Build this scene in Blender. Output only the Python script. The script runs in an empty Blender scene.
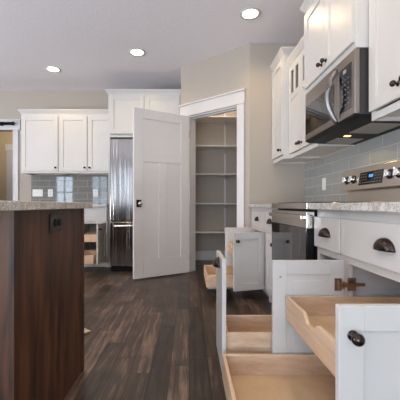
import bpy, bmesh, math, random
from mathutils import Vector, Matrix
random.seed(7)
PI = math.pi
S = bpy.context.scene
COL = S.collection

# ------------------------------------------------------------------ camera, world, lights, exposure
cam_d = bpy.data.cameras.new('camera'); cam = bpy.data.objects.new('camera', cam_d); COL.objects.link(cam)
cam.location = (0, 0, 0.89); cam.rotation_euler = (PI/2, 0, 0)
cam_d.sensor_width = 36; cam_d.lens = 36*318/400; cam_d.shift_x = 0.0275; cam_d.shift_y = 0.0125
cam_d.clip_start = 0.02
S.camera = cam
S.view_settings.view_transform = 'Standard'; S.view_settings.look = 'None'
S.view_settings.gamma = 1; S.view_settings.use_curve_mapping = False
S.view_settings.exposure = 0.08
W = bpy.data.worlds.new('world'); S.world = W; W.use_nodes = True
W.node_tree.nodes['Background'].inputs[0].default_value = (0.75, 0.86, 1.0, 1)
W.node_tree.nodes['Background'].inputs[1].default_value = 0.3

def area(name, loc, rot, sx, sy, power, color):
    d = bpy.data.lights.new(name, 'AREA'); d.shape = 'RECTANGLE'; d.size = sx; d.size_y = sy
    d.energy = power; d.color = color
    o = bpy.data.objects.new(name, d); COL.objects.link(o); o.location = loc; o.rotation_euler = rot
    return o
# daylight entering through the windows of the rear and the left wall
DAY = (0.66, 0.82, 1.0)
area('daylight_patio', (-1.0, -3.62, 1.25), (PI/2, 0, 0), 2.6, 2.2, 78, DAY)
area('daylight_rear', (-5.4, -3.62, 1.45), (PI/2, 0, 0), 0.8, 1.7, 55, DAY)
area('daylight_middle', (-3.875, -3.62, 1.55), (PI/2, 0, 0), 0.75, 1.5, 25, DAY)
area('daylight_left', (-6.62, 0.6, 1.45), (PI/2, 0, -PI/2), 3.0, 1.8, 25, DAY)
# fill lamps added outside the windows, aimed up to brighten the ceiling
area('ceiling_fill_patio', (-1.0, -3.75, 0.45), (math.radians(158), 0, 0), 2.6, 0.8, 175, (0.80, 0.89, 1.0))
area('ceiling_fill_left', (-6.75, 0.6, 0.75), (math.radians(155), 0, -PI/2), 3.0, 0.8, 400, (0.94, 0.95, 1.0))
WARM = (1.0, 0.72, 0.36)
def pantry_and_hall():
    for loc, e in (((0.5, 4.55, 2.6), 9), ((-3.6, 6.1, 2.5), 12)):  # pantry: its unseen ceiling light; hall: lamp added to brighten that room
        d = bpy.data.lights.new('unseen_room_light', 'POINT'); d.energy = e; d.color = (1, 0.86, 0.7); d.shadow_soft_size = 0.08
        o = bpy.data.objects.new('unseen_room_light', d); COL.objects.link(o); o.location = loc
pantry_and_hall()
def add_ceiling_spot(x, y, power):
    d = bpy.data.lights.new('ceiling_spot', 'SPOT'); d.energy = power; d.color = WARM
    d.spot_size = math.radians(150); d.spot_blend = 0.7; d.shadow_soft_size = 0.06
    o = bpy.data.objects.new('ceiling_spot', d); COL.objects.link(o); o.location = (x, y, 2.735)
CANS = [(-1.86, 4.35), (-0.63, 3.87), (0.593, 3.09)]
for c in CANS: add_ceiling_spot(c[0], c[1], 21)
for c in [(0.55, 1.55), (-0.9, 1.9), (-2.2, 2.1), (-0.6, -0.4), (-3.6, 3.4)]: add_ceiling_spot(c[0], c[1], 21)   # unseen ceiling spots added for more light, without fixtures

# ------------------------------------------------------------------ materials
def lin(c): 
    return tuple(((v/255)/12.92 if v/255 <= 0.04045 else ((v/255+0.055)/1.055)**2.4) for v in c) + (1,)
def mat(name, rgb, rough=0.5, metal=0.0, spec=None, coat=0.0, emit=None, bump=None, var=0.0, vscale=6.0):
    m = bpy.data.materials.new(name); m.use_nodes = True
    nt = m.node_tree; b = nt.nodes['Principled BSDF']
    b.inputs['Base Color'].default_value = lin(rgb)
    b.inputs['Roughness'].default_value = rough; b.inputs['Metallic'].default_value = metal
    if spec is not None: b.inputs['Specular IOR Level'].default_value = spec
    if coat: b.inputs['Coat Weight'].default_value = coat; b.inputs['Coat Roughness'].default_value = 0.05
    if emit: b.inputs['Emission Color'].default_value = lin(emit[0]); b.inputs['Emission Strength'].default_value = emit[1]
    tc = nt.nodes.new('ShaderNodeTexCoord')
    nz = nt.nodes.new('ShaderNodeTexNoise'); nz.inputs['Scale'].default_value = vscale; nz.inputs['Detail'].default_value = 4
    nt.links.new(tc.outputs['Object'], nz.inputs['Vector'])
    if var:
        mx = nt.nodes.new('ShaderNodeMix'); mx.data_type = 'RGBA'
        mx.inputs[6].default_value = tuple(v*(1-var) for v in lin(rgb)[:3])+(1,)
        mx.inputs[7].default_value = tuple(min(1, v*(1+var)) for v in lin(rgb)[:3])+(1,)
        nt.links.new(nz.outputs['Fac'], mx.inputs[0]); nt.links.new(mx.outputs[2], b.inputs['Base Color'])
    if bump:
        n2 = nt.nodes.new('ShaderNodeTexNoise'); n2.inputs['Scale'].default_value = bump[0]; n2.inputs['Detail'].default_value = 3
        nt.links.new(tc.outputs['Object'], n2.inputs['Vector'])
        bp = nt.nodes.new('ShaderNodeBump'); bp.inputs['Strength'].default_value = bump[1]; bp.inputs['Distance'].default_value = bump[2]
        nt.links.new(n2.outputs['Fac'], bp.inputs['Height']); nt.links.new(bp.outputs['Normal'], b.inputs['Normal'])
    return m

def wood(name, dark, light, scale, rough=0.45, contrast=(0.35, 0.68), spec=0.5):
    m = bpy.data.materials.new(name); m.use_nodes = True
    nt = m.node_tree; b = nt.nodes['Principled BSDF']; b.inputs['Roughness'].default_value = rough; b.inputs['Specular IOR Level'].default_value = spec
    tc = nt.nodes.new('ShaderNodeTexCoord'); mp = nt.nodes.new('ShaderNodeMapping'); mp.inputs['Scale'].default_value = scale
    nt.links.new(tc.outputs['Object'], mp.inputs['Vector'])
    nz = nt.nodes.new('ShaderNodeTexNoise'); nz.inputs['Scale'].default_value = 1; nz.inputs['Detail'].default_value = 6
    nz.inputs['Roughness'].default_value = 0.6; nz.inputs['Distortion'].default_value = 0.6
    nt.links.new(mp.outputs['Vector'], nz.inputs['Vector'])
    cr = nt.nodes.new('ShaderNodeValToRGB'); cr.color_ramp.elements[0].position = contrast[0]; cr.color_ramp.elements[1].position = contrast[1]
    cr.color_ramp.elements[0].color = lin(dark); cr.color_ramp.elements[1].color = lin(light)
    nt.links.new(nz.outputs['Fac'], cr.inputs['Fac']); nt.links.new(cr.outputs['Color'], b.inputs['Base Color'])
    bp = nt.nodes.new('ShaderNodeBump'); bp.inputs['Strength'].default_value = 0.15; bp.inputs['Distance'].default_value = 0.002
    nt.links.new(nz.outputs['Fac'], bp.inputs['Height']); nt.links.new(bp.outputs['Normal'], b.inputs['Normal'])
    return m

def granite(name):
    m = bpy.data.materials.new(name); m.use_nodes = True
    nt = m.node_tree; b = nt.nodes['Principled BSDF']; b.inputs['Roughness'].default_value = 0.18
    tc = nt.nodes.new('ShaderNodeTexCoord')
    n1 = nt.nodes.new('ShaderNodeTexNoise'); n1.inputs['Scale'].default_value = 190; n1.inputs['Detail'].default_value = 3
    n2 = nt.nodes.new('ShaderNodeTexNoise'); n2.inputs['Scale'].default_value = 30; n2.inputs['Detail'].default_value = 4
    c1 = nt.nodes.new('ShaderNodeValToRGB'); c1.color_ramp.elements[0].position = 0.34; c1.color_ramp.elements[1].position = 0.50
    c1.color_ramp.elements[0].color = lin((152, 147, 142)); c1.color_ramp.elements[1].color = lin((232, 229, 225))
    c2 = nt.nodes.new('ShaderNodeValToRGB'); c2.color_ramp.elements[0].position = 0.35; c2.color_ramp.elements[1].position = 0.6
    c2.color_ramp.elements[0].color = lin((222, 217, 210)); c2.color_ramp.elements[1].color = (1, 1, 1, 1)
    mx = nt.nodes.new('ShaderNodeMix'); mx.data_type = 'RGBA'; mx.blend_type = 'MULTIPLY'; mx.inputs[0].default_value = 1
    for n in (n1, n2): nt.links.new(tc.outputs['Object'], n.inputs['Vector'])
    nt.links.new(n1.outputs['Fac'], c1.inputs['Fac']); nt.links.new(n2.outputs['Fac'], c2.inputs['Fac'])
    nt.links.new(c1.outputs['Color'], mx.inputs[6]); nt.links.new(c2.outputs['Color'], mx.inputs[7])
    nt.links.new(mx.outputs[2], b.inputs['Base Color'])
    return m

def plank_floor(name):
    m = bpy.data.materials.new(name); m.use_nodes = True
    nt = m.node_tree; N = nt.nodes; L = nt.links; b = N['Principled BSDF']
    tc = N.new('ShaderNodeTexCoord'); sp = N.new('ShaderNodeSeparateXYZ'); L.new(tc.outputs['Object'], sp.inputs[0])
    def mth(op, a, bb=None):
        n = N.new('ShaderNodeMath'); n.operation = op
        for i, v in enumerate((a, bb)):
            if v is None: continue
            if isinstance(v, (int, float)): n.inputs[i].default_value = v
            else: L.new(v, n.inputs[i])
        return n.outputs[0]
    u = mth('DIVIDE', sp.outputs[0], 0.105); row = mth('FLOOR', u); fu = mth('FRACT', u)
    w1 = N.new('ShaderNodeTexWhiteNoise'); w1.noise_dimensions = '1D'; L.new(row, w1.inputs['W'])
    v = mth('ADD', mth('DIVIDE', sp.outputs[1], 0.95), mth('MULTIPLY', w1.outputs['Value'], 7.0))
    colm = mth('FLOOR', v); fv = mth('FRACT', v)
    cb = N.new('ShaderNodeCombineXYZ'); L.new(row, cb.inputs[0]); L.new(colm, cb.inputs[1])
    w2 = N.new('ShaderNodeTexWhiteNoise'); w2.noise_dimensions = '2D'; L.new(cb.outputs[0], w2.inputs['Vector'])
    # grain: stretched along the plank, shifted for each board
    cg = N.new('ShaderNodeCombineXYZ')
    L.new(mth('MULTIPLY', sp.outputs[0], 46), cg.inputs[0]); L.new(mth('MULTIPLY', sp.outputs[1], 3.2), cg.inputs[1])
    L.new(mth('MULTIPLY', w2.outputs['Value'], 40), cg.inputs[2])
    nz = N.new('ShaderNodeTexNoise'); nz.inputs['Scale'].default_value = 1; nz.inputs['Detail'].default_value = 6; nz.inputs['Distortion'].default_value = 0.6
    L.new(cg.outputs[0], nz.inputs['Vector'])
    n3 = N.new('ShaderNodeTexNoise'); n3.inputs['Scale'].default_value = 5; n3.inputs['Detail'].default_value = 3; L.new(tc.outputs['Object'], n3.inputs['Vector'])
    f = mth('ADD', mth('ADD', mth('MULTIPLY', w2.outputs['Value'], 0.30), mth('MULTIPLY', nz.outputs['Fac'], 0.85)), mth('MULTIPLY', n3.outputs['Fac'], 0.35))
    cr = N.new('ShaderNodeValToRGB'); e = cr.color_ramp.elements
    e[0].position = 0.53; e[0].color = lin((38, 30, 25)); e[1].position = 1.0; e[1].color = lin((132, 109, 92))
    k = cr.color_ramp.elements.new(0.82); k.color = lin((80, 65, 55))
    L.new(f, cr.inputs['Fac'])
    g1 = mth('LESS_THAN', fu, 0.034); g2 = mth('LESS_THAN', fv, 0.0045); g = mth('MAXIMUM', g1, g2)
    mx = N.new('ShaderNodeMix'); mx.data_type = 'RGBA'; L.new(g, mx.inputs[0]); L.new(cr.outputs['Color'], mx.inputs[6]); mx.inputs[7].default_value = lin((14, 10, 8))
    L.new(mx.outputs[2], b.inputs['Base Color'])
    L.new(mth('ADD', mth('MULTIPLY', nz.outputs['Fac'], 0.16), 0.28), b.inputs['Roughness'])
    bp = N.new('ShaderNodeBump'); bp.inputs['Strength'].default_value = 0.35; bp.inputs['Distance'].default_value = 0.003
    L.new(mth('SUBTRACT', mth('MULTIPLY', nz.outputs['Fac'], 0.5), g), bp.inputs['Height']); L.new(bp.outputs['Normal'], b.inputs['Normal'])
    return m

def tile(name, rgb, x0, z0=0.885):
    m = bpy.data.materials.new(name); m.use_nodes = True
    nt = m.node_tree; N = nt.nodes; L = nt.links; b = N['Principled BSDF']
    tc = N.new('ShaderNodeTexCoord'); sp = N.new('ShaderNodeSeparateXYZ'); L.new(tc.outputs['Object'], sp.inputs[0])
    cb = N.new('ShaderNodeCombineXYZ')
    a = N.new('ShaderNodeMath'); a.operation = 'ADD'; a.inputs[1].default_value = x0; L.new(sp.outputs[0], a.inputs[0]); L.new(a.outputs[0], cb.inputs[0])
    a2 = N.new('ShaderNodeMath'); a2.operation = 'SUBTRACT'; a2.inputs[1].default_value = z0; L.new(sp.outputs[2], a2.inputs[0]); L.new(a2.outputs[0], cb.inputs[1])
    br = N.new('ShaderNodeTexBrick'); br.offset = 0.5; br.inputs['Scale'].default_value = 1
    br.inputs['Brick Width'].default_value = 0.3075; br.inputs['Row Height'].default_value = 0.0995
    br.inputs['Mortar Size'].default_value = 0.0016; br.inputs['Mortar Smooth'].default_value = 0.1; br.inputs['Bias'].default_value = 0
    c = lin(rgb); br.inputs['Color1'].default_value = c; br.inputs['Color2'].default_value = tuple(v*1.12 for v in c[:3])+(1,)
    br.inputs['Mortar'].default_value = lin((205, 205, 202))
    L.new(cb.outputs[0], br.inputs['Vector']); L.new(br.outputs['Color'], b.inputs['Base Color'])
    r = N.new('ShaderNodeMath'); r.operation = 'MULTIPLY_ADD'; r.inputs[1].default_value = 0.5; r.inputs[2].default_value = 0.03
    L.new(br.outputs['Fac'], r.inputs[0]); L.new(r.outputs[0], b.inputs['Roughness'])
    bp = N.new('ShaderNodeBump'); bp.invert = True; bp.inputs['Strength'].default_value = 0.6; bp.inputs['Distance'].default_value = 0.002
    L.new(br.outputs['Fac'], bp.inputs['Height']); L.new(bp.outputs['Normal'], b.inputs['Normal'])
    return m

def wavy(name, rgb):
    # sheet steel whose surface waves gently from side to side
    m = bpy.data.materials.new(name); m.use_nodes = True; nt = m.node_tree; b = nt.nodes['Principled BSDF']
    b.inputs['Base Color'].default_value = lin(rgb); b.inputs['Metallic'].default_value = 1; b.inputs['Roughness'].default_value = 0.16
    tc = nt.nodes.new('ShaderNodeTexCoord'); mp = nt.nodes.new('ShaderNodeMapping'); mp.inputs['Scale'].default_value = (17, 0.4, 0.22)
    nz = nt.nodes.new('ShaderNodeTexNoise'); nz.inputs['Scale'].default_value = 1; nz.inputs['Detail'].default_value = 2
    bp = nt.nodes.new('ShaderNodeBump'); bp.inputs['Strength'].default_value = 1; bp.inputs['Distance'].default_value = 0.02
    nt.links.new(tc.outputs['Object'], mp.inputs['Vector']); nt.links.new(mp.outputs['Vector'], nz.inputs['Vector'])
    nt.links.new(nz.outputs['Fac'], bp.inputs['Height']); nt.links.new(bp.outputs['Normal'], b.inputs['Normal'])
    return m

M = dict(
    wall=mat('greige_wall_paint', (179, 169, 157), 0.75, bump=(220, 0.08, 0.002)),
    hall=mat('tan_wall_paint', (196, 178, 146), 0.8),
    ceil=mat('ceiling_texture', (240, 237, 242), 0.9, bump=(34, 0.35, 0.006)),
    trim=mat('white_trim_paint', (211, 208, 207), 0.4),
    doorp=mat('white_door_paint', (226, 222, 220), 0.4),
    cab=mat('white_cabinet_paint', (211, 208, 204), 0.32, var=0.012, vscale=3),
    inside=mat('white_cabinet_interior', (216, 216, 217), 0.5),
    shelf=mat('white_shelf_laminate', (222, 219, 214), 0.5),
    maple=wood('maple_wood', (206, 170, 138), (232, 204, 176), (1.6, 5, 26), 0.42),
    maple2=wood('maple_plywood', (204, 170, 132), (228, 200, 164), (3, 3, 3), 0.42),
    birch=wood('pale_board_wood', (176, 156, 128), (206, 188, 160), (30, 4, 4), 0.6),
    walnut=wood('dark_stained_wood', (26, 14, 9), (112, 70, 44), (20, 20, 2.2), 0.42, (0.34, 0.70), spec=0.6),
    floor=plank_floor('dark_plank_floor'),
    granite=granite('speckled_granite'),
    tile_b=tile('grey_glass_tile_back', (126, 126, 122), 0.10),
    tile_r=tile('grey_glass_tile_right', (152, 154, 152), -0.089),
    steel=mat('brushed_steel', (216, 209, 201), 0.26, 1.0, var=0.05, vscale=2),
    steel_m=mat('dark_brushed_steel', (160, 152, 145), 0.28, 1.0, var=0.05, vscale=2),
    steel_d=wavy('fridge_steel', (148, 143, 139)),
    chrome=mat('polished_metal', (225, 222, 218), 0.12, 1.0),
    black=mat('black_enamel', (14, 14, 15), 0.5, spec=0.25),
    slate=mat('dark_plate_plastic', (44, 44, 47), 0.35),
    dark=mat('charcoal_housing', (52, 50, 50), 0.45),
    glass=mat('black_glass', (10, 10, 11), 0.04, coat=0.5),
    glazing=mat('cabinet_glass', (70, 66, 62), 0.06),
    bronze=mat('oil_rubbed_bronze', (72, 63, 59), 0.24, 0.95, var=0.25, vscale=40),
    hinge=mat('bronze_hinge_metal', (176, 154, 138), 0.3, 1.0, var=0.2, vscale=60),
    handle=mat('grey_handle_metal', (150, 148, 150), 0.38, 1.0),
    nickel=mat('satin_nickel', (178, 176, 174), 0.3, 1.0),
    plastic=mat('white_plastic', (238, 238, 236), 0.35),
    mesh=mat('filter_mesh', (170, 167, 163), 0.5, 0.3, bump=(500, 0.5, 0.001)),
    lamp=mat('lamp_lens', (255, 240, 220), 0.5, emit=((255, 226, 190), 14)),
    bulb=mat('cooktop_lamp_lens', (255, 220, 160), 0.5, emit=((255, 190, 120), 3)),
    blue=mat('blue_display', (60, 130, 220), 0.4, emit=((70, 150, 255), 0.7)),
    pad=mat('grey_legend_print', (150, 150, 150), 0.5),
)

# glass panes in cabinet doors and windows
def pane_mat():
    m = bpy.data.materials.new('window_glass'); m.use_nodes = True; nt = m.node_tree; b = nt.nodes['Principled BSDF']
    b.inputs['Base Color'].default_value = (0.93, 0.96, 0.96, 1); b.inputs['Roughness'].default_value = 0.02
    b.inputs['Transmission Weight'].default_value = 1.0; b.inputs['IOR'].default_value = 1.02
    return m
M['pane'] = pane_mat()

# ------------------------------------------------------------------ mesh helpers
class MB:
    def __init__(s): s.bm = bmesh.new()
    def box(s, x0, x1, y0, y1, z0, z1):
        v = [s.bm.verts.new((x, y, z)) for z in (z0, z1) for y in (y0, y1) for x in (x0, x1)]
        for f in ((0,2,3,1),(4,5,7,6),(0,1,5,4),(2,6,7,3),(0,4,6,2),(1,3,7,5)): s.bm.faces.new([v[i] for i in f])
        return s
    def prism(s, pts, axis, a, b):
        # polygon pts in the two remaining axes, extruded along axis from a to b
        def P(p, t):
            q = list(p); q.insert(axis, t); return q
        A = [s.bm.verts.new(P(p, a)) for p in pts]; B = [s.bm.verts.new(P(p, b)) for p in pts]
        n = len(pts)
        s.bm.faces.new(A[::-1]); s.bm.faces.new(B)
        for i in range(n): s.bm.faces.new((A[i], A[(i+1) % n], B[(i+1) % n], B[i]))
        return s
    def lathe(s, prof, mtx=Matrix(), n=20):
        rings = []
        for r, z in prof:
            if r < 1e-6: rings.append([s.bm.verts.new(mtx @ Vector((0, 0, z)))])
            else: rings.append([s.bm.verts.new(mtx @ Vector((r*math.cos(2*PI*i/n), r*math.sin(2*PI*i/n), z))) for i in range(n)])
        for a, b in zip(rings, rings[1:]):
            for i in range(n):
                j = (i+1) % n
                if len(a) == 1 and len(b) == 1: continue
                if len(a) == 1: s.bm.faces.new((a[0], b[i], b[j]))
                elif len(b) == 1: s.bm.faces.new((a[i], a[j], b[0]))
                else: s.bm.faces.new((a[i], a[j], b[j], b[i]))
        for r in (rings[0], rings[-1]):
            if len(r) > 1: s.bm.faces.new(r)
        return s
    def tube(s, pts, r, n=10, rx=None):
        pts = [Vector(p) for p in pts]; rings = []
        up = Vector((0, 0, 1))
        for i, p in enumerate(pts):
            t = (pts[min(i+1, len(pts)-1)] - pts[max(i-1, 0)]).normalized()
            u = t.cross(up) if abs(t.dot(up)) < 0.95 else t.cross(Vector((0, 1, 0)))
            u.normalize(); w = t.cross(u)
            rings.append([s.bm.verts.new(p + u*r*math.cos(2*PI*k/n) + w*(rx or r)*math.sin(2*PI*k/n)) for k in range(n)])
        for a, b in zip(rings, rings[1:]):
            for k in range(n): s.bm.faces.new((a[k], a[(k+1) % n], b[(k+1) % n], b[k]))
        s.bm.faces.new(rings[0][::-1]); s.bm.faces.new(rings[-1])
        return s
    def sweep(s, path, prof):
        # path: 2D points (outward side on the right hand of travel); prof: (out, z) loop
        P = [Vector(p) for p in path]; n = len(P); rings = []
        for i in range(n):
            d0 = (P[i]-P[i-1]).normalized() if i > 0 else (P[1]-P[0]).normalized()
            d1 = (P[i+1]-P[i]).normalized() if i < n-1 else d0
            n0 = Vector((d0.y, -d0.x)); n1 = Vector((d1.y, -d1.x)); b = n0+n1
            b = b / (b.dot(n0)) if b.length > 1e-6 else n0
            rings.append([s.bm.verts.new((P[i].x+b.x*o, P[i].y+b.y*o, z)) for o, z in prof])
        m = len(prof)
        for a, b in zip(rings, rings[1:]):
            for k in range(m): s.bm.faces.new((a[k], a[(k+1) % m], b[(k+1) % m], b[k]))
        s.bm.faces.new(rings[0][::-1]); s.bm.faces.new(rings[-1])
        return s
    def build(s, name, m, parent=None, bevel=0.0, smooth=False, loc=None, rotz=None, solid=0.0):
        bmesh.ops.recalc_face_normals(s.bm, faces=s.bm.faces[:])
        me = bpy.data.meshes.new(name); s.bm.to_mesh(me); s.bm.free()
        me.materials.append(m)
        if smooth:
            for p in me.polygons: p.use_smooth = True
        o = bpy.data.objects.new(name, me); COL.objects.link(o)
        if parent: o.parent = parent
        if loc: o.location = loc
        if rotz is not None: o.rotation_euler = (0, 0, rotz)
        if solid:
            d = o.modifiers.new('solid', 'SOLIDIFY'); d.thickness = solid; d.offset = 0
        if bevel:
            d = o.modifiers.new('bevel', 'BEVEL'); d.width = bevel; d.segments = 2; d.limit_method = 'ANGLE'; d.angle_limit = math.radians(50)
            d.harden_normals = False
        return o
def sharp(o, deg=40):
    try: o.data.set_sharp_from_angle(angle=math.radians(deg))
    except Exception: pass
    return o

def tag(o, label=None, cat=None, group=None, kind=None):
    if label: o['label'] = label
    if cat: o['category'] = cat
    if group: o['group'] = group
    if kind: o['kind'] = kind
    return o
def thing(name, label, cat, loc=(0, 0, 0), rotz=0, group=None):
    o = bpy.data.objects.new(name, None); COL.objects.link(o); o.location = loc; o.rotation_euler = (0, 0, rotz)
    o.empty_display_size = 0.1
    return tag(o, label, cat, group)
def struct(name, mb, m, label=None, bevel=0, **k):
    return tag(mb.build(name, m, bevel=bevel, **k), label, None, None, 'structure')

# ------------------------------------------------------------------ the room
CH = 2.75; XR = 1.335; YB = 5.14; XL = -6.5; YR = -3.5; YN = 3.65
A = Vector((-0.109, 4.32)); B = Vector((0.694, 3.65)); PW = (B-A).length; PANG = math.atan2(B.y-A.y, B.x-A.x)
struct('floor', MB().box(XL, XR, YR, 8.0, -0.1, 0), M['floor'], 'dark brown wood plank floor')
struct('ceiling', MB().box(XL, XR+0.12, YR, 8.0, CH, CH+0.1), M['ceil'], 'light grey textured ceiling')
mb = MB(); DX0, DX1, DZ = -3.95, -2.82, 2.10
mb.box(XL, DX0, YB, YB+0.12, 0, CH); mb.box(DX0, DX1, YB, YB+0.12, DZ, CH); mb.box(DX1, XR+0.12, YB, YB+0.12, 0, CH)
struct('wall_back', mb, M['wall'], 'greige back wall behind the refrigerator and pantry')
struct('wall_right', MB().box(XR, XR+0.12, YR, YB, 0, CH), M['wall'], 'greige right wall behind the range')
struct('wall_nook', MB().box(B.x, XR, YN, YN+0.115, 0, CH), M['wall'], 'short greige wall beside the pantry doorway')
struct('wall_pantry_left', MB().box(A.x, A.x+0.10, A.y, YB, 0, CH), M['wall'], 'short wall between refrigerator and pantry')
O0, O1, OZ = 0.132, 0.894, 2.068
mb = MB().box(0, O0, 0, 0.115, 0, CH).box(O1, PW, 0, 0.115, 0, CH).box(O0, O1, 0, 0.115, OZ, CH)
struct('wall_pantry', mb, M['wall'], 'angled greige wall with the open pantry doorway', loc=(A.x, A.y, 0), rotz=PANG)
# rear wall with patio window and window, left wall with a wide window (all behind or beside the camera)
mb = MB()
RW = [(-5.8, -5.0, 0.6, 2.3), (-2.3, 0.3, 0.15, 2.35), (-4.25, -3.5, 0.8, 2.3)]
mb.box(XL, -5.8, YR-0.12, YR, 0, CH).box(-5.8, -5.0, YR-0.12, YR, 0, 0.6).box(-5.8, -5.0, YR-0.12, YR, 2.3, CH).box(-5.0, -4.25, YR-0.12, YR, 0, CH)
mb.box(-4.25, -3.5, YR-0.12, YR, 0, 0.8).box(-4.25, -3.5, YR-0.12, YR, 2.3, CH).box(-3.5, -2.3, YR-0.12, YR, 0, CH).box(-2.3, 0.3, YR-0.12, YR, 0, 0.15).box(-2.3, 0.3, YR-0.12, YR, 2.35, CH).box(0.3, XR+0.12, YR-0.12, YR, 0, CH)
struct('wall_rear', mb, M['wall'])
mb = MB().box(XL-0.12, XL, YR, -0.9, 0, CH).box(XL-0.12, XL, 2.1, 8, 0, CH).box(XL-0.12, XL, -0.9, 2.1, 0, 0.55).box(XL-0.12, XL, -0.9, 2.1, 2.35, CH)
struct('wall_left', mb, M['wall'])
for i, (x0, x1, z0, z1) in enumerate(RW):
    mb = MB(); t = 0.06; y0, y1 = YR-0.10, YR-0.03
    mb.box(x0, x0+t, y0, y1, z0, z1).box(x1-t, x1, y0, y1, z0, z1).box(x0+t, x1-t, y0, y1, z0, z0+t).box(x0+t, x1-t, y0, y1, z1-t, z1)
    nk = 3 if i == 1 else 2
    for k in range(1, nk): xm = x0+(x1-x0)*k/nk; mb.box(xm-0.025, xm+0.025, y0, y1, z0+t, z1-t)
    zm = z0+(z1-z0)*0.5; mb.box(x0+t, x1-t, y0+0.02, y1-0.02, zm-0.02, zm+0.02)
    struct('window_%d' % (i+1 if i < 2 else 4), mb, M['trim'])
mb = MB(); x0, x1 = XL-0.10, XL-0.03
mb.box(x0, x1, -0.9, -0.84, 0.55, 2.35).box(x0, x1, 2.04, 2.1, 0.55, 2.35).box(x0, x1, -0.84, 2.04, 0.55, 0.61).box(x0, x1, -0.84, 2.04, 2.29, 2.35)
mb.box(x0, x1, 0.57, 0.63, 0.61, 2.29)
struct('window_3', mb, M['trim'])
# hall beyond the left doorway
struct('wall_hall', MB().box(XL, -2.0, 6.9, 7.0, 0, CH), M['hall'], 'tan wall of the room seen through the left doorway')
struct('wall_hall_right', MB().box(-2.1, -2.0, YB+0.12, 6.9, 0, CH), M['hall'])
d2 = struct('door_2', MB().box(-3.80, -2.95, 6.84, 6.88, 0.01, 2.05), M['trim'], 'white door in the room beyond the left doorway')
struct('trim_4', MB().box(-3.94, -3.81, 6.86, 6.898, 0, 2.06).box(-2.94, -2.81, 6.86, 6.898, 0, 2.06).box(-3.96, -2.79, 6.85, 6.898, 2.06, 2.2), M['trim'], 'cased door frame on the tan wall beyond the doorway', bevel=0.004)
# left doorway casing
mb = MB().box(DX1-0.001, DX1+0.068, YB-0.02, YB, 0, DZ).box(DX0-0.07, DX0, YB-0.02, YB, 0, DZ).box(DX0-0.1, DX1+0.10, YB-0.028, YB, DZ, DZ+0.15).box(DX0-0.12, DX1+0.115, YB-0.045, YB, DZ+0.15, DZ+0.17)
mb.box(DX1-0.02, DX1-0.001, YB-0.02, YB+0.13, 0, DZ).box(DX0, DX0+0.02, YB-0.02, YB+0.13, 0, DZ)
struct('trim_1', mb, M['trim'], 'white casing around the left doorway', bevel=0.003)
# pantry casing with flat header and cap
mb = MB().box(0.055, O0+0.004, -0.02, 0, 0, OZ).box(O1-0.004, O1+0.09, -0.02, 0, 0, OZ)
mb.box(0.005, O1+0.098, -0.026, 0, OZ, OZ+0.145).box(-0.004, O1+0.108, -0.042, 0, OZ+0.145, OZ+0.165)
mb.box(O0, O0+0.018, 0, 0.13, 0, OZ).box(O1-0.018, O1, 0, 0.13, 0, OZ).box(O0+0.018, O1-0.018, 0, 0.13, OZ-0.018, OZ)
mb.box(O1-0.03, O1-0.018, 0.045, 0.08, 0, OZ-0.018).box(O0+0.018, O1-0.018, 0.045, 0.08, OZ-0.03, OZ-0.018)
struct('trim_2', mb, M['trim'], 'white casing with flat header around the pantry doorway', bevel=0.0025, loc=(A.x, A.y, 0), rotz=PANG)
struct('baseboard_pantry', MB().box(-0.005, XR-0.002, YB-0.016, YB, 0, 0.15), M['trim'], 'white baseboard below the pantry shelves', bevel=0.004)
struct('baseboard_left', MB().box(DX1+0.08, -2.56, YB-0.016, YB, 0, 0.13), M['trim'])

# ------------------------------------------------------------------ hardware
def knob(parent, loc, face=(0, -1, 0), m='bronze', r=0.0155):
    q = Vector((0, 0, 1)).rotation_difference(Vector(face)).to_matrix().to_4x4()
    prof = [(0, 0), (0.0135, 0), (0.0135, 0.003), (0.010, 0.005), (0.0062, 0.008), (0.006, 0.013)]
    c = 0.013+r*0.85
    for i in range(1, 10):
        a = -PI/2 + PI*i/10 + 0.12
        if math.cos(a)*r > 0.006: prof.append((math.cos(a)*r, c+math.sin(a)*r*0.88))
    prof.append((0, c+r*0.88))
    return MB().lathe(prof, q).build('knob', M[m], parent, smooth=True, loc=loc)
def cup_pull(parent, loc, w=0.112, h=0.044, d=0.029):
    # quarter dome, open below, front towards -y
    mb = MB(); n, k = 16, 8; g = []
    for j in range(k+1):
        b = PI/2*j/k
        row = []
        for i in range(n+1):
            a = PI*i/n
            # ellipsoid: a sweeps left-right over the top, b from the wall outwards
            x = -w/2*math.cos(a)*math.cos(b*0.999); z = h*math.sin(a)*math.cos(b)**0.8 if b < PI/2 else 0
            y = -d*math.sin(b)
            row.append(mb.bm.verts.new((x, y, z)))
        g.append(row)
    for j in range(k):
        for i in range(n): mb.bm.faces.new((g[j][i], g[j][i+1], g[j+1][i+1], g[j+1][i]))
    bmesh.ops.remove_doubles(mb.bm, verts=mb.bm.verts[:], dist=1e-5)
    o = mb.build('cup_pull', M['bronze'], parent, smooth=True, loc=loc, solid=0.0025)
    return o

def shaker(mb, w, h, x0=0, t=0.02, st=0.063, rec=0.009, y0=0, z0=0, lip=True):
    # frame and recessed panel, front at y0, origin at the lower left
    mb.box(x0, x0+st, y0, y0+t, z0, z0+h).box(x0+w-st, x0+w, y0, y0+t, z0, z0+h)
    mb.box(x0+st, x0+w-st, y0, y0+t, z0, z0+st).box(x0+st, x0+w-st, y0, y0+t, z0+h-st, z0+h)
    mb.box(x0+st-0.002, x0+w-st+0.002, y0+rec, y0+t-0.005, z0+st-0.002, z0+h-st+0.002)
    if lip:
        e = 0.028
        mb.box(x0+st+e, x0+w-st-e, y0+t-0.006, y0+t-0.003, z0+st+e, z0+h-st-e)
    return mb

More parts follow.
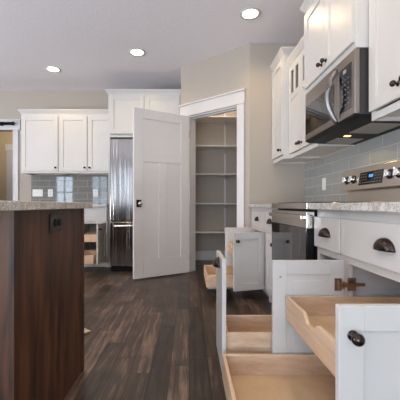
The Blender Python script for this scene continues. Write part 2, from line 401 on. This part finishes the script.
def door(parent, x, z, w, h, side, ang=0, knob_z=None, hinges=False, knobs=True, y=0.0, inset=0.03):
    """side: hinge side 'L' or 'R'; x,z: lower corner on the hinge side; ang: opening in degrees"""
    mb = MB(); shaker(mb, w, h, 0 if side == 'L' else -w)
    r = math.radians(-ang if side == 'L' else ang)
    o = mb.build('door', M['cab'], parent, bevel=0.0016, loc=(x, y, z), rotz=r)
    s = 1 if side == 'L' else -1
    if knobs: knob(o, (s*(w-inset), 0, knob_z if knob_z is not None else h-0.075))
    if hinges:
        for hz in (h-0.107, 0.09):
            mb = MB()
            yb = 0.0205
            mb.box(s*0.012, s*0.045, yb, yb+0.003, hz-0.028, hz+0.028)              # cup plate
            mb.box(s*0.016, s*0.038, yb+0.003, yb+0.007, hz-0.016, hz+0.016)
            mb.box(s*-0.004, s*0.02, yb+0.003, yb+0.014, hz-0.010, hz+0.008)         # knuckle
            mb.tube([(s*0.03, yb+0.006, hz-0.020), (s*0.03, yb+0.006, hz+0.020)], 0.004, 8)
            mb.tube([(s*0.006, yb+0.009, hz-0.018), (s*0.006, yb+0.009, hz+0.016)], 0.005, 8)
            # arm and mounting plate reaching back along the cabinet side
            mb.box(s*-0.046, s*-0.003, yb+0.002, yb+0.016, hz-0.011, hz+0.010)
            mb.box(s*-0.088, s*-0.046, yb+0.004, yb+0.013, hz-0.007, hz+0.008)
            mb.box(s*-0.050, s*-0.012, yb+0.001, yb+0.005, hz-0.028, hz+0.030)
            mb.tube([(s*-0.022, yb+0.004, hz+0.021), (s*-0.022, yb+0.008, hz+0.021)], 0.004, 8)
            mb.tube([(s*-0.022, yb+0.004, hz-0.019), (s*-0.022, yb+0.008, hz-0.019)], 0.004, 8)
            mb.build('hinge', M['hinge'], o, bevel=0.0012)
    return o

def drawer(parent, x0, x1, z0=0.663, z1=0.825, pull=True):
    o = MB().box(0, x1-x0, 0, 0.02, 0, z1-z0).build('drawer', M['cab'], parent, bevel=0.002, loc=(x0, 0, z0))
    if pull: cup_pull(o, ((x1-x0)/2, 0, 0.066))
    return o

def tray(parent, x0, x1, y, z0, z1, depth=0.53, scoop=0.14, name='pull_out_tray', t=0.014, slides=True):
    w = x1-x0; h = z1-z0
    mb = MB()
    # front with a scooped hand hold
    pts = [(0, 0), (w, 0), (w, h)]
    if scoop:
        c = w/2; dp = 0.030; k = 14
        prof = []
        for i in range(k+1):
            u = i/k
            f = min(1, min(u, 1-u)*3.2); f = f*f*(3-2*f)
            prof.append((c+scoop/2-scoop*u, h-dp*f))
        pts += prof
    pts += [(0, h)]
    mb.prism(pts, 1, 0, t)
    mb.box(0, t, t, depth-t, 0, h).box(w-t, w, t, depth-t, 0, h).box(0, w, depth-t, depth, 0, h)
    o = mb.build(name, M['maple'], parent, bevel=0.0015, loc=(x0, y, z0))
    MB().box(t, w-t, t, depth-t, 0.012, 0.02).build('tray_bottom', M['maple2'], o)
    if slides:
        for xa in (0.003, w-0.018):
            MB().box(xa, xa+0.015, 0.012, depth-0.01, -0.014, -0.0005).build('drawer_slide', M['nickel'], o)
    return o

def base_cabinet(label, loc, rotz, w, depth=0.615, open_front=True, mull=(), kick=True, filler=0.0, zt=0.865):
    r = thing('base_cabinet', label, 'cabinet', loc, rotz)
    t = 0.018; y0 = 0.0405
    mb = MB()
    mb.box(0, t, y0, depth, 0.0, zt).box(w-t, w, y0, depth, 0.0, zt).box(t, w-t, depth-0.012, depth, 0.0, zt)
    mb.box(t, w-t, y0, depth-0.012, 0.085, 0.10).box(t, w-t, y0+0.01, depth-0.012, 0.85, zt)
    mb.build('body', M['inside'], r)
    mb = MB(); sw = 0.036; f0, f1 = 0.0205, 0.0402
    mb.box(0, sw, f0, f1, 0.09, zt).box(w-sw, w, f0, f1, 0.09, zt)
    mb.box(sw, w-sw, f0, f1, 0.815, zt).box(sw, w-sw, f0, f1, 0.625, 0.668).box(sw, w-sw, f0, f1, 0.09, 0.122)
    if filler: mb.box(-filler, -0.001, f0, f1, 0.0, zt)
    mb.build('face_frame', M['cab'], r, bevel=0.001)
    MB().box(0, w, 0.075, 0.09, 0.0, 0.088).build('toe_kick', M['cab'], r)
    return r

CROWN = [(0, 0), (0.006, 0), (0.008, 0.010), (0.014, 0.016), (0.030, 0.042), (0.036, 0.046), (0.036, 0.062), (0, 0.062)]
def crown(parent, path, z):
    return MB().sweep(path, [(o, z+h) for o, h in CROWN]).build('crown_molding', M['cab'], parent, bevel=0.001)
def upper_cabinet(label, loc, rotz, w, depth, z0, z1, path=None, name='upper_cabinet', stile=None):
    r = thing(name, label, 'cabinet', loc, rotz)
    t = 0.018; f1 = 0.0402
    mb = MB().box(0, t, f1, depth, z0, z1).box(w-t, w, f1, depth, z0, z1).box(t, w-t, depth-0.012, depth, z0+0.025, z1)
    mb.box(t, w-t, f1, depth, z0+0.02, z0+0.036).box(t, w-t, f1, depth-0.012, z1-0.018, z1)
    mb.build('body', M['cab'], r, bevel=0.001)
    mb = MB(); sw = 0.038
    mb.box(0, sw, 0.0205, f1, z0, z1).box(w-sw, w, 0.0205, f1, z0, z1).box(sw, w-sw, 0.0205, f1, z0, z0+0.04).box(sw, w-sw, 0.0205, f1, z1-0.05, z1)
    if stile: mb.box(stile-0.02, stile+0.02, 0.0205, f1, z0+0.04, z1-0.05)
    mb.build('face_frame', M['cab'], r, bevel=0.001)
    if path: crown(r, path, z1-0.002)
    return r

# ------------------------------------------------------------------ pantry door (door_1), shelves
DL = Vector((0.0, 4.15)); DF = Vector((-0.65, 3.75)); DW = (DF-DL).length; DANG = math.atan2(DF.y-DL.y, DF.x-DL.x)
mb = MB(); H = 2.035; t = 0.035
st = 0.120
def dpanel(x0, x1, z0, z1): mb.box(x0-0.002, x1+0.002, -t+0.010, -0.010, z0-0.002, z1+0.002)
mb.box(0, st, -t, 0, 0, H).box(DW-st, DW, -t, 0, 0, H)
mb.box(st, DW-st, -t, 0, H-0.118, H).box(st, DW-st, -t, 0, H-0.635, H-0.52).box(st, DW-st, -t, 0, 0, 0.225)
mc = DW/2; mb.box(mc-0.055, mc+0.055, -t, 0, 0.225, H-0.635)
dpanel(st, DW-st, H-0.52, H-0.118); dpanel(st, mc-0.055, 0.225, H-0.635); dpanel(mc+0.055, DW-st, 0.225, H-0.635)
d1 = struct('door_1', mb, M['doorp'], 'white three-panel pantry door standing wide open', bevel=0.003, loc=(DL.x, DL.y, 0.012), rotz=DANG)
def rose(y, s):
    mb = MB().box(DW-0.092, DW-0.030, min(y, y+s*0.008), max(y, y+s*0.008), 0.852, 0.940)
    return mb.build('knob_rose', M['black'], d1, bevel=0.002)
for y, s in ((0.0005, 1), (-t-0.0005, -1)):
    rr = rose(y, s)
    q = Vector((0, 0, 1)).rotation_difference(Vector((0, s, 0))).to_matrix().to_4x4(); q.translation = Vector((DW-0.061, y+s*0.008, 0.894))
    MB().lathe([(0.014, 0), (0.014, 0.006), (0.009, 0.012), (0.010, 0.022), (0.022, 0.030), (0.026, 0.042), (0.022, 0.052), (0.0, 0.056)], q).build('door_knob', M['chrome'], d1, smooth=True)
for z in (0.20, 1.0, 1.80):
    mb = MB().tube([(-0.006, 0.004, z-0.045), (-0.006, 0.004, z+0.045)], 0.006, 10)
    mb.box(-0.003, 0.0, -0.03, 0.0, z-0.045, z+0.045)
    mb.build('door_hinge', M['nickel'], d1)
ds = thing('door_stop', 'small grey door stop on the floor beside the pantry door hinge', 'door stop', (-0.075, 4.18, 0))
MB().lathe([(0.022, 0), (0.022, 0.006), (0.012, 0.012), (0.012, 0.030)]).build('base', M['nickel'], ds, smooth=True)
MB().lathe([(0.019, 0.030), (0.019, 0.048), (0.0, 0.050)]).build('bumper', M['plastic'], ds, smooth=True)

SH = [(0.479, 'lowest'), (0.92, 'second lowest'), (1.37, 'middle'), (1.80, 'second highest'), (2.245, 'highest')]
for z, wd in SH:
    o = MB().box(-0.004, XR-0.004, 4.84, YB-0.012, z-0.018, z).build('pantry_shelf', M['shelf'], bevel=0.002)
    tag(o, 'white pantry shelf, %s of the five on the back wall' % wd, 'shelf', 'pantry shelves')
def bracket(x, z):
    b = thing('shelf_bracket', None, 'bracket', (x, YB-0.011, z))
    return b
for x, nm in ((0.58, 'near the doorway side of the pantry'),):
    mb = MB().box(x-0.013, x+0.013, YB-0.0105, YB-0.0005, 0.30, 2.44)
    for i in range(58): mb.box(x-0.003, x+0.003, YB-0.0115, YB-0.0100, 0.33+i*0.036, 0.352+i*0.036)
    tag(mb.build('shelf_standard', M['trim']), 'tall slotted white metal shelf standard behind the pantry shelves', 'shelf standard')
    for z, wd in SH:
        o = MB().prism([(YB-0.0125, z-0.019), (YB-0.285, z-0.019), (YB-0.285, z-0.030), (YB-0.0125, z-0.085)], 0, x-0.004, x+0.004).build('shelf_bracket', M['trim'])
        tag(o, 'white metal bracket under the %s pantry shelf' % wd, 'bracket', 'pantry shelf brackets')

# ------------------------------------------------------------------ back run: uppers, base, counter, backsplash
BY = 4.81
bu1 = upper_cabinet('cream white single-door wall cabinet next to the left doorway', (-2.55, BY, 0), 0, 0.574, 0.328, 1.372, 2.275)
door(bu1, 0.012, 1.404, 0.552, 0.832, 'L', 0, knob_z=0.05)
crown(bu1, [(0, 0.328), (0, 0.02), (0.574, 0.02)], 2.273)
bu2 = upper_cabinet('cream white two-door wall cabinet between single-door cabinet and refrigerator', (-1.975, BY, 0), 0, 0.817, 0.328, 1.372, 2.275, stile=0.437)
door(bu2, 0.009, 1.404, 0.421, 0.832, 'L', 0, knob_z=0.05); door(bu2, 0.808, 1.404, 0.364, 0.832, 'R', 0, knob_z=0.05)
crown(bu2, [(0, 0.02), (0.817, 0.02)], 2.273)
# refrigerator surround: tall side panels and deep cabinet above
fs = upper_cabinet('deep cream two-door cabinet with tall side panels over the refrigerator', (-1.155, 4.53, 0), 0, 1.040, 0.606, 1.86, 2.475, name='refrigerator_cabinet', stile=0.52)
door(fs, 0.02, 1.905, 0.492, 0.545, 'L', 0, knob_z=0.05); door(fs, 1.02, 1.905, 0.492, 0.545, 'R', 0, knob_z=0.05)
MB().box(0, 0.025, 0.0205, 0.606, 0, 1.859).build('side_panel', M['cab'], fs, bevel=0.001)
MB().box(1.018, 1.040, 0.0205, 0.606, 0, 1.859).build('side_panel', M['cab'], fs, bevel=0.001)
crown(fs, [(0, 0.606), (0, 0.02), (1.043, 0.02)], 2.473)

BF = 4.51
b2 = base_cabinet('white base cabinet left of the open one, behind the island', (-2.545, BF, 0), 0, 0.925)
drawer(b2, 0.012, 0.455); drawer(b2, 0.467, 0.913)
door(b2, 0.012, 0.115, 0.44, 0.525, 'L'); door(b2, 0.913, 0.115, 0.44, 0.525, 'R')
b1 = base_cabinet('white base cabinet beside the refrigerator, door open on wooden trays', (-1.615, BF, 0), 0, 0.456)
drawer(b1, 0.010, 0.446, pull=False)
door(b1, 0.440, 0.115, 0.405, 0.525, 'R', 90, knob_z=0.46)
tray(b1, 0.045, 0.385, -0.14, 0.381, 0.484, 0.5, scoop=0); tray(b1, 0.045, 0.362, -0.35, 0.118, 0.232, 0.5, scoop=0)
tag(MB().box(-2.57, -1.158, 4.475, YB-0.002, 0.866, 0.90).build('countertop', M['granite'], bevel=0.003), 'speckled granite countertop on the back cabinets below the grey tile', 'countertop')
bs = MB().box(-2.545, -1.157, YB-0.010, YB-0.0005, 0.901, 1.371).build('tile_backsplash', M['tile_b'])
tag(bs, 'grey glass subway tile backsplash on the back wall beside the refrigerator', 'backsplash')

def wall_plate(label, loc, rotz, w, h, kind, m='plastic', dark='dark'):
    r = thing('light_switch' if kind == 'switch' else 'wall_outlet', label, 'switch' if kind == 'switch' else 'outlet', loc, rotz)
    MB().box(-w/2, w/2, -0.006, 0, -h/2, h/2).build('cover_plate', M[m], r, bevel=0.0025)
    if kind == 'switch':
        n = max(1, round(w/0.046)-0)
        n = 3 if w > 0.13 else 1
        for i in range(n):
            x = (i-(n-1)/2)*0.046
            MB().box(x-0.005, x+0.005, -0.016, -0.0055, -0.004, 0.016).build('toggle', M[m], r, bevel=0.001)
    else:
        for z in (-0.02, 0.02):
            mb = MB().box(-0.017, 0.017, -0.009, -0.0055, z-0.014, z+0.014)
            o = mb.build('socket', M[m], r, bevel=0.003)
            mb = MB().box(-0.008, -0.005, -0.0095, -0.0088, z-0.004, z+0.007).box(0.005, 0.008, -0.0095, -0.0088, z-0.004, z+0.007).box(-0.002, 0.002, -0.0095, -0.0088, z-0.011, z-0.006)
            mb.build('slot', M[dark], o)
    return r
wy = YB-0.0105
wall_plate('wide white three-toggle switch plate on the back tile, nearest the doorway', (-2.44, wy, 1.085), 0, 0.165, 0.115, 'switch')
wall_plate('white outlet on the back tile beside the three-toggle switch plate', (-2.235, wy, 1.085), 0, 0.078, 0.120, 'outlet')
wall_plate('white outlet on the back tile nearest the refrigerator', (-1.505, wy, 1.085), 0, 0.078, 0.120, 'outlet')

# black rail on the header of the left doorway
rl = thing('wall_rail', 'black metal rail mounted on the header of the left doorway', 'rail', (-3.4, YB-0.05, 2.19))
MB().tube([(-0.55, -0.02, 0), (0.58, -0.02, 0)], 0.024, 12).build('rod', M['black'], rl, smooth=True)
MB().tube([(0.58, -0.02, 0), (0.605, -0.02, 0)], 0.031, 12).build('end_cap', M['black'], rl)
for x in (0.40, -0.40): MB().box(x-0.02, x+0.02, -0.015, 0.020, -0.03, 0.03).build('bracket', M['black'], rl)

# ------------------------------------------------------------------ refrigerator
fr = thing('refrigerator', 'stainless steel french-door refrigerator with bottom freezer drawer', 'refrigerator', (-1.048, 4.22, 0))
FW = 0.905
MB().box(0.004, FW-0.004, 0.065, 0.86, 0.02, 1.755).build('body', M['dark'], fr, bevel=0.004)
for i, (x0, x1) in enumerate(((0, FW/2-0.002), (FW/2+0.002, FW))):
    # gently bowed door front
    n = 8; pts = []
    for k in range(n+1):
        u = k/n; X = x0+(x1-x0)*u; g = (X-FW/2)/(FW/2)
        pts.append((X, 0.012*g*g))
    pts += [(x1, 0.062), (x0, 0.062)]
    d = MB().prism(pts, 2, 0.676, 1.77).build('door', M['steel_d'], fr, bevel=0.006, smooth=False)
    hx = x1-0.04 if i == 0 else x0+0.04
    MB().tube([(hx, 0.004, 0.76), (hx, -0.045, 0.78), (hx, -0.052, 1.0), (hx, -0.052, 1.4), (hx, -0.045, 1.62), (hx, 0.004, 1.64)], 0.012, 10).build('handle', M['steel'], d, smooth=True)
pts = [(FW*k/12, 0.012*((k/12-0.5)*2)**2) for k in range(13)] + [(FW, 0.062), (0, 0.062)]
d = MB().prism(pts, 2, 0.075, 0.664).build('freezer_drawer', M['steel_d'], fr, bevel=0.006)
MB().tube([(0.05, 0.008, 0.615), (0.07, -0.045, 0.615), (FW-0.07, -0.045, 0.615), (FW-0.05, 0.008, 0.615)], 0.013, 10).build('handle', M['steel'], d, smooth=True)
MB().box(0.01, FW-0.01, 0.05, 0.10, 0.0, 0.07).build('toe_grille', M['black'], fr)
MB().box(0.005, 0.085, 0.01, 0.12, 1.771, 1.785).build('hinge_cover', M['dark'], fr, bevel=0.003)

# ------------------------------------------------------------------ right run (front faces -x): local x runs towards the camera
RZ = -PI/2; XF = 0.698
def rloc(y): return (XF, y, 0)
ca = base_cabinet('white base cabinet next to the pantry, two doors open on wooden trays', rloc(3.55), RZ, 0.63, filler=0.098)
drawer(ca, 0.015, 0.612)
door(ca, 0.018, 0.115, 0.298, 0.525, 'L', 90, hinges=True)
door(ca, 0.620, 0.115, 0.307, 0.525, 'R', 106)
tray(ca, 0.05, 0.58, -0.267, 0.384, 0.487); tray(ca, 0.05, 0.58, -0.535, 0.118, 0.232, scoop=0)
cb = base_cabinet('narrow white base cabinet with closed door on the far side of the range', rloc(2.918), RZ, 0.368)
drawer(cb, 0.01, 0.358); door(cb, 0.01, 0.115, 0.348, 0.525, 'L', 0)
cc = base_cabinet('narrow white base cabinet beside the range with its tall front pulled out', rloc(1.780), RZ, 0.312)
drawer(cc, 0.006, 0.303)
po = MB().box(0, 0.297, 0, 0.02, 0, 0.527).build('pull_out_front', M['cab'], cc, bevel=0.002, loc=(0.013, -0.546, 0.111))
cup_pull(po, (0.148, 0, 0.470))
MB().box(0.03, 0.036, 0.02, 0.54, 0.10, 0.13).box(0.261, 0.267, 0.02, 0.54, 0.10, 0.13).build('drawer_slide', M['nickel'], po)
tray(cc, 0.042, 0.288, -0.525, 0.16, 0.290, 0.53, scoop=0, name='pull_out_tray', slides=False)
cd = base_cabinet('white base cabinet nearest the camera, both doors open on wooden trays', rloc(1.467), RZ, 0.682)
drawer(cd, 0.004, 0.668)
dl = door(cd, 0.018, 0.115, 0.322, 0.525, 'L', 90, hinges=True)
door(cd, 0.680, 0.115, 0.327, 0.525, 'R', 90, hinges=True, knob_z=0.452, inset=0.034)
MB().lathe([(0.005, 0), (0.004, 0.002), (0, 0.0022)], Matrix.Translation((0.322-0.035, 0.0202, 0.525-0.073)) @ Matrix.Rotation(-PI/2, 4, 'X'), 12).build('door_bumper', M['pad'], dl)
tray(cd, 0.047, 0.612, -0.267, 0.381, 0.484); tray(cd, 0.047, 0.612, -0.55, 0.118, 0.227, scoop=0)
tag(MB().box(0.672, XR-0.002, 2.549, YN-0.002, 0.866, 0.90).build('countertop', M['granite'], bevel=0.003), 'speckled granite countertop between the range and the pantry wall', 'countertop')
tag(MB().box(0.672, XR-0.002, 0.775, 1.781, 0.866, 0.90).build('countertop', M['granite'], bevel=0.003), 'speckled granite countertop on the near side of the range', 'countertop')
rb = MB().box(0, 2.875, 0, 0.009, 0.9012, 1.356).box(1.108, 1.862, 0, 0.009, 0.60, 0.9012).box(1.108, 1.862, 0, 0.009, 1.356, 1.39).build('tile_backsplash', M['tile_r'], loc=(XR-0.0095, YN-0.001, 0), rotz=RZ)
tag(rb, 'grey glass subway tile backsplash on the right wall behind the range', 'backsplash')
wall_plate('white switch on the right wall tile, far side of the range', (XR-0.0102, 3.115, 1.095), RZ, 0.078, 0.120, 'switch')

# uppers on the right wall
u1 = upper_cabinet('tall narrow single-door wall cabinet in the corner by the pantry', (0.945, YN-0.002, 0), RZ, 0.413, 0.388, 1.362, 2.425)
door(u1, 0.012, 1.406, 0.389, 0.985, 'L', 0, knob_z=0.05)
crown(u1, [(0, 0.02), (0.413, 0.02), (0.413, 0.388)], 2.423)
u2 = upper_cabinet('two-door wall cabinet with small glass panes between corner cabinet and microwave', (1.012, 3.233, 0), RZ, 0.686, 0.321, 1.362, 2.305, stile=0.343)
def lite_door(parent, x, side, w):
    s0 = 0 if side == 'L' else -w
    mb = MB(); h = 0.862; st = 0.055; z1 = h-0.055; z2 = 0.585; z3 = z2-0.06
    mb.box(s0, s0+st, 0, 0.02, 0, h).box(s0+w-st, s0+w, 0, 0.02, 0, h)
    mb.box(s0+st, s0+w-st, 0, 0.02, 0, st).box(s0+st, s0+w-st, 0, 0.02, z1, h).box(s0+st, s0+w-st, 0, 0.02, z3, z2)
    c = s0+w/2; mb.box(c-0.024, c+0.024, 0, 0.02, z2, z1)
    mb.box(s0+st-0.002, s0+w-st+0.002, 0.007, 0.015, st-0.002, z3+0.002)
    o = mb.build('door', M['cab'], parent, bevel=0.0016, loc=(x, 0, 1.406))
    for xa, xb in ((s0+st, c-0.024), (c+0.024, s0+w-st)):
        MB().box(xa, xb, 0.010, 0.014, z2, z1).build('glass_pane', M['glazing'], o)
    knob(o, ((w-0.03) if side == 'L' else -(w-0.03), 0, 0.05))
lite_door(u2, 0.008, 'L', 0.333); lite_door(u2, 0.678, 'R', 0.333)
crown(u2, [(0.0, 0.02), (0.686, 0.02)], 2.303)
u3 = upper_cabinet('two-door wall cabinet directly above the microwave', (0.917, 2.545, 0), RZ, 0.764, 0.416, 1.774, 2.425, stile=0.382)
door(u3, 0.012, 1.808, 0.366, 0.585, 'L', 0, knob_z=0.05); door(u3, 0.752, 1.808, 0.366, 0.585, 'R', 0, knob_z=0.05)
crown(u3, [(0, 0.416), (0, 0.02), (0.764, 0.02), (0.764, 0.042)], 2.423)
u4 = upper_cabinet('two-door wall cabinet on the near side of the microwave', (1.0, 1.778, 0), RZ, 0.606, 0.333, 1.358, 2.425, stile=0.291)
door(u4, 0.008, 1.406, 0.280, 0.985, 'L', 0, knob_z=0.065); door(u4, 0.598, 1.406, 0.304, 0.985, 'R', 0, knob_z=0.065)
crown(u4, [(0, 0.02), (0.606, 0.02), (0.606, 0.333)], 2.423)

# ------------------------------------------------------------------ microwave (over the range)
mw = thing('microwave', 'stainless steel over-the-range microwave with curved handle under the cabinet', 'microwave', (0.929, 2.540, 0), RZ)
MWW = 0.757; z0, z1 = 1.392, 1.772
MB().box(0.002, MWW-0.002, 0.032, 0.395, z0+0.004, z1).build('body', M['dark'], mw, bevel=0.003)
DXW = 0.565
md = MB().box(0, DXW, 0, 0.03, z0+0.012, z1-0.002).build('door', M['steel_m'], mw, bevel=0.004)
MB().box(0.012, DXW-0.06, -0.0015, 0.002, z0+0.055, z1-0.105).build('window', M['glass'], md, bevel=0.003)
hx = DXW-0.022
pts = [(hx, 0.002, z1-0.045)] + [(hx, -0.012-0.048*math.sin(PI*k/12), z1-0.05-(z1-z0-0.075)*k/12) for k in range(13)] + [(hx, 0.002, z0+0.02)]
MB().tube(pts, 0.015, 12).build('handle', M['handle'], md, smooth=True)
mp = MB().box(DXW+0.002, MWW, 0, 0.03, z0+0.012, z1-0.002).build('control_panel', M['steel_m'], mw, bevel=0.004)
MB().box(DXW+0.012, MWW-0.035, -0.0015, 0.002, z0+0.055, z1-0.06).build('touch_panel', M['glass'], mp, bevel=0.002)
MB().box(DXW+0.06, DXW+0.10, -0.0022, -0.0016, z1-0.10, z1-0.078).build('clock_display', M['pad'], mp)
mb = MB()
for i in range(6):
    for j in range(3): mb.box(DXW+0.045+j*0.036, DXW+0.057+j*0.036, -0.0021, -0.0016, z1-0.14-i*0.03, z1-0.135-i*0.03)
mb.build('key_legend', M['pad'], mp)
# underside: hood deck with two grease filters, lamp, front lip
bt = MB().prism([(0.0, z0+0.010), (0.395, z0+0.002), (0.395, z0-0.022), (0.03, z0-0.010), (0.0, z0+0.002)], 0, 0.0, MWW).build('bottom_vent', M['black'], mw, bevel=0.002)
for xa, xb in ((0.03, 0.23), (0.40, 0.66)):
    MB().prism([(0.15, z0-0.0145), (0.34, z0-0.0207), (0.34, z0-0.0237), (0.15, z0-0.0175)], 0, xa, xb).build('grease_filter', M['mesh'], bt)
MB().prism([(0.165, z0-0.0150), (0.205, z0-0.0165), (0.205, z0-0.0195), (0.165, z0-0.0180)], 0, 0.285, 0.318).build('vent_lamp', M['bulb'], bt)
lm = bpy.data.lights.new('vent_light', 'SPOT'); lm.energy = 1.5; lm.color = WARM; lm.spot_size = 2.4; lm.shadow_soft_size = 0.02
lo = bpy.data.objects.new('vent_light', lm); COL.objects.link(lo); lo.location = (0.929+0.185, 2.54-0.30, z0-0.03)

# ------------------------------------------------------------------ range
rg = thing('range', 'stainless steel electric range with black glass oven door', 'range', (0.660, 2.543, 0), RZ)
GW = 0.756
MB().box(0.001, GW-0.001, 0.05, 0.655, 0.03, 0.862).build('body', M['black'], rg)
MB().box(0, GW, 0.0, 0.575, 0.866, 0.903).build('cooktop', M['steel'], rg, bevel=0.003)
MB().box(0.03, GW-0.03, 0.04, 0.56, 0.9035, 0.908).build('glass_top', M['glass'], rg, bevel=0.002)
od = MB().box(0.004, GW-0.004, 0.004, 0.046, 0.215, 0.852).build('oven_door', M['black'], rg, bevel=0.004)
MB().box(0.003, GW-0.003, 0.001, 0.047, 0.757, 0.853).build('steel_band', M['steel'], od, bevel=0.003)
MB().box(0.006, GW-0.006, -0.0005, 0.006, 0.222, 0.756).build('oven_window', M['glass'], od, bevel=0.002)
mb = MB()
for i in range(6): mb.box(GW-0.0031, GW-0.0022, 0.018, 0.034, 0.775+i*0.011, 0.780+i*0.011)
mb.build('vent_slots', M['dark'], od)
mb = MB().box(0.02, GW-0.02, -0.026, -0.012, 0.805, 0.832)
for x in (0.05, GW-0.05): mb.box(x-0.016, x+0.016, -0.014, 0.004, 0.808, 0.829)
mb.build('handle', M['steel'], od, bevel=0.004)
MB().box(0.004, GW-0.004, 0.004, 0.046, 0.05, 0.205).build('storage_drawer', M['steel'], rg, bevel=0.004)
for x in (0.04, GW-0.04):
    for y in (0.08, 0.6): MB().lathe([(0.018, 0.0), (0.018, 0.03)], Matrix.Translation((x, y, 0)), 12).build('foot', M['black'], rg)
bg = MB().prism([(0.577, 0.868), (0.655, 0.868), (0.655, 0.998), (0.592, 0.998)], 0, 0.02, GW-0.02).build('riser', M['steel'], rg, bevel=0.002)
# tilted control panel
cpz0, cpz1, y0, y1 = 1.000, 1.156, 0.548, 0.574
cp = MB().prism([(y0, cpz0), (0.655, cpz0), (0.655, cpz1), (y1, cpz1)], 0, 0, GW).build('control_panel', M['steel'], rg, bevel=0.004)
sl = math.atan2(y1-y0, cpz1-cpz0)
def cpm(x, z): # matrix on the tilted face, local z outward
    f = (z-cpz0)/(cpz1-cpz0)
    nrm = Vector((0, -math.cos(sl), math.sin(sl)))
    q = Vector((0, 0, 1)).rotation_difference(nrm).to_matrix().to_4x4(); q.translation = Vector((x, y0+(y1-y0)*f, z)); return q
for x in (0.085, 0.185, 0.61, 0.70):
    q = cpm(x, 1.078)
    kn = MB().lathe([(0.031, 0), (0.031, 0.004), (0.027, 0.006)], q, 24).build('knob_bezel', M['black'], cp, smooth=False)
    mb = MB().lathe([(0.024, 0.006), (0.024, 0.020), (0.021, 0.026), (0, 0.026)], q, 24)
    kb = mb.build('knob', M['chrome'], cp, smooth=True); sharp(kb)
    g = MB().box(-0.006, 0.006, -0.023, 0.023, 0.024, 0.038); g.bm.transform(q); g.build('knob_grip', M['chrome'], cp, bevel=0.002)
def plate(name, x0, x1, za, zb, h, m, parent=cp):
    mb = MB(); vs = []
    for hh in (0.0003, h):
        for x, z in ((x0, za), (x1, za), (x1, zb), (x0, zb)):
            vs.append(mb.bm.verts.new(cpm(x, z) @ Vector((0, 0, hh))))
    for f in ((0,1,2,3),(4,5,6,7),(0,1,5,4),(1,2,6,5),(2,3,7,6),(3,0,4,7)): mb.bm.faces.new([vs[i] for i in f])
    return mb.build(name, m, parent)
plate('touch_panel', 0.265, 0.54, 1.030, 1.118, 0.002, M['glass'])
plate('clock_display', 0.385, 0.435, 1.078, 1.097, 0.0026, M['blue'])
for x in (0.29, 0.32, 0.35, 0.46, 0.49, 0.52):
    for z in (1.045, 1.065, 1.085, 1.103):
        plate('key_legend', x-0.006, x+0.006, z-0.002, z+0.002, 0.0026, M['pad'])
for x in (0.375, 0.40, 0.425, 0.45): plate('key_legend', x-0.006, x+0.006, 1.043, 1.048, 0.0026, M['pad'])

# ------------------------------------------------------------------ island
isl = thing('kitchen_island', 'dark stained wood kitchen island with plain end panel', 'island', (-0.572, 1.04, 0))
ID = 0.662; IW = 2.5
MB().box(-IW, -0.021, 0.02, ID-0.022, 0.0, 0.8715).build('body', M['walnut'], isl)
MB().box(-0.020, 0.0, 0.0, ID-0.014, 0.0, 0.8715).build('end_panel', M['walnut'], isl, bevel=0.0015)
mb = MB().box(-IW, -0.0205, 0.004, 0.0195, 0.0, 0.8715)
mb.build('seating_panel', M['walnut'], isl)
MB().box(-0.030, 0.006, ID-0.0135, ID+0.016, 0.0, 0.8715).build('corner_stile', M['walnut'], isl, bevel=0.002)
mb = MB()
for i in range(60): mb.box(0.006, 0.0085, ID-0.008, ID+0.010, 0.012+i*0.0142, 0.012+i*0.0142+0.009)
tag(mb.build('beaded_trim', M['walnut'], isl, bevel=0.0008), None)
for i in range(3):
    x0 = -IW+0.05+i*0.8; x1 = x0+0.77
    for xa, xb in ((x0, (x0+x1)/2-0.002), ((x0+x1)/2+0.002, x1)):
        mb = MB(); shaker(mb, xb-xa, 0.70, xa, z0=0.12, y0=ID-0.0215)
        mb.build('door', M['walnut'], isl, bevel=0.0015)
tag(MB().box(-3.15, -0.531, 0.72, 1.752, 0.8725, 0.9025).build('countertop', M['granite'], bevel=0.003), 'speckled granite countertop on the dark wood island', 'countertop')
r = thing('wall_outlet', 'black outlet plate on the end panel of the dark wood island', 'outlet', (-0.5715, 1.366, 0.815), PI/2)
MB().box(-0.063, 0.063, -0.006, 0, -0.038, 0.038).build('cover_plate', M['slate'], r, bevel=0.003)
for x in (-0.020, 0.020):
    o = MB().lathe([(0.016, 0.0055), (0.016, 0.0085), (0.0145, 0.0095), (0, 0.0095)], Matrix.Translation((x, 0, 0)) @ Matrix.Rotation(PI/2, 4, 'X')).build('socket', M['black'], r)
    MB().box(x-0.007, x+0.006, -0.0102, -0.0093, -0.0085, -0.0055).box(x-0.007, x+0.006, -0.0102, -0.0093, 0.0055, 0.0085).build('slot', M['glass'], o)
# floor piece behind the island
tag(MB().prism([(-0.684, 2.225), (-0.915, 2.416), (-1.042, 2.262), (-0.811, 2.071)], 2, 0.0, 0.010).build('wooden_board', M['birch'], bevel=0.002), 'flat pale tan wooden board on the floor behind the island', 'board')

# ------------------------------------------------------------------ recessed ceiling lights
for (x, y), lb in zip(CANS, ('recessed ceiling light in front of the back wall cabinets', 'recessed ceiling light above the open pantry door', 'recessed ceiling light nearest the camera, above the range aisle')):
    r = thing('recessed_light', lb, 'ceiling light', (x, y, CH), 0, 'recessed ceiling lights')
    MB().lathe([(0.100, -0.001), (0.098, -0.008), (0.076, -0.006), (0.074, -0.001)], n=32).build('trim_ring', M['trim'], r, smooth=True)
    MB().lathe([(0.0, -0.002), (0.073, -0.002), (0.073, -0.0045), (0.0, -0.0055)], n=32).build('lens', M['lamp'], r)
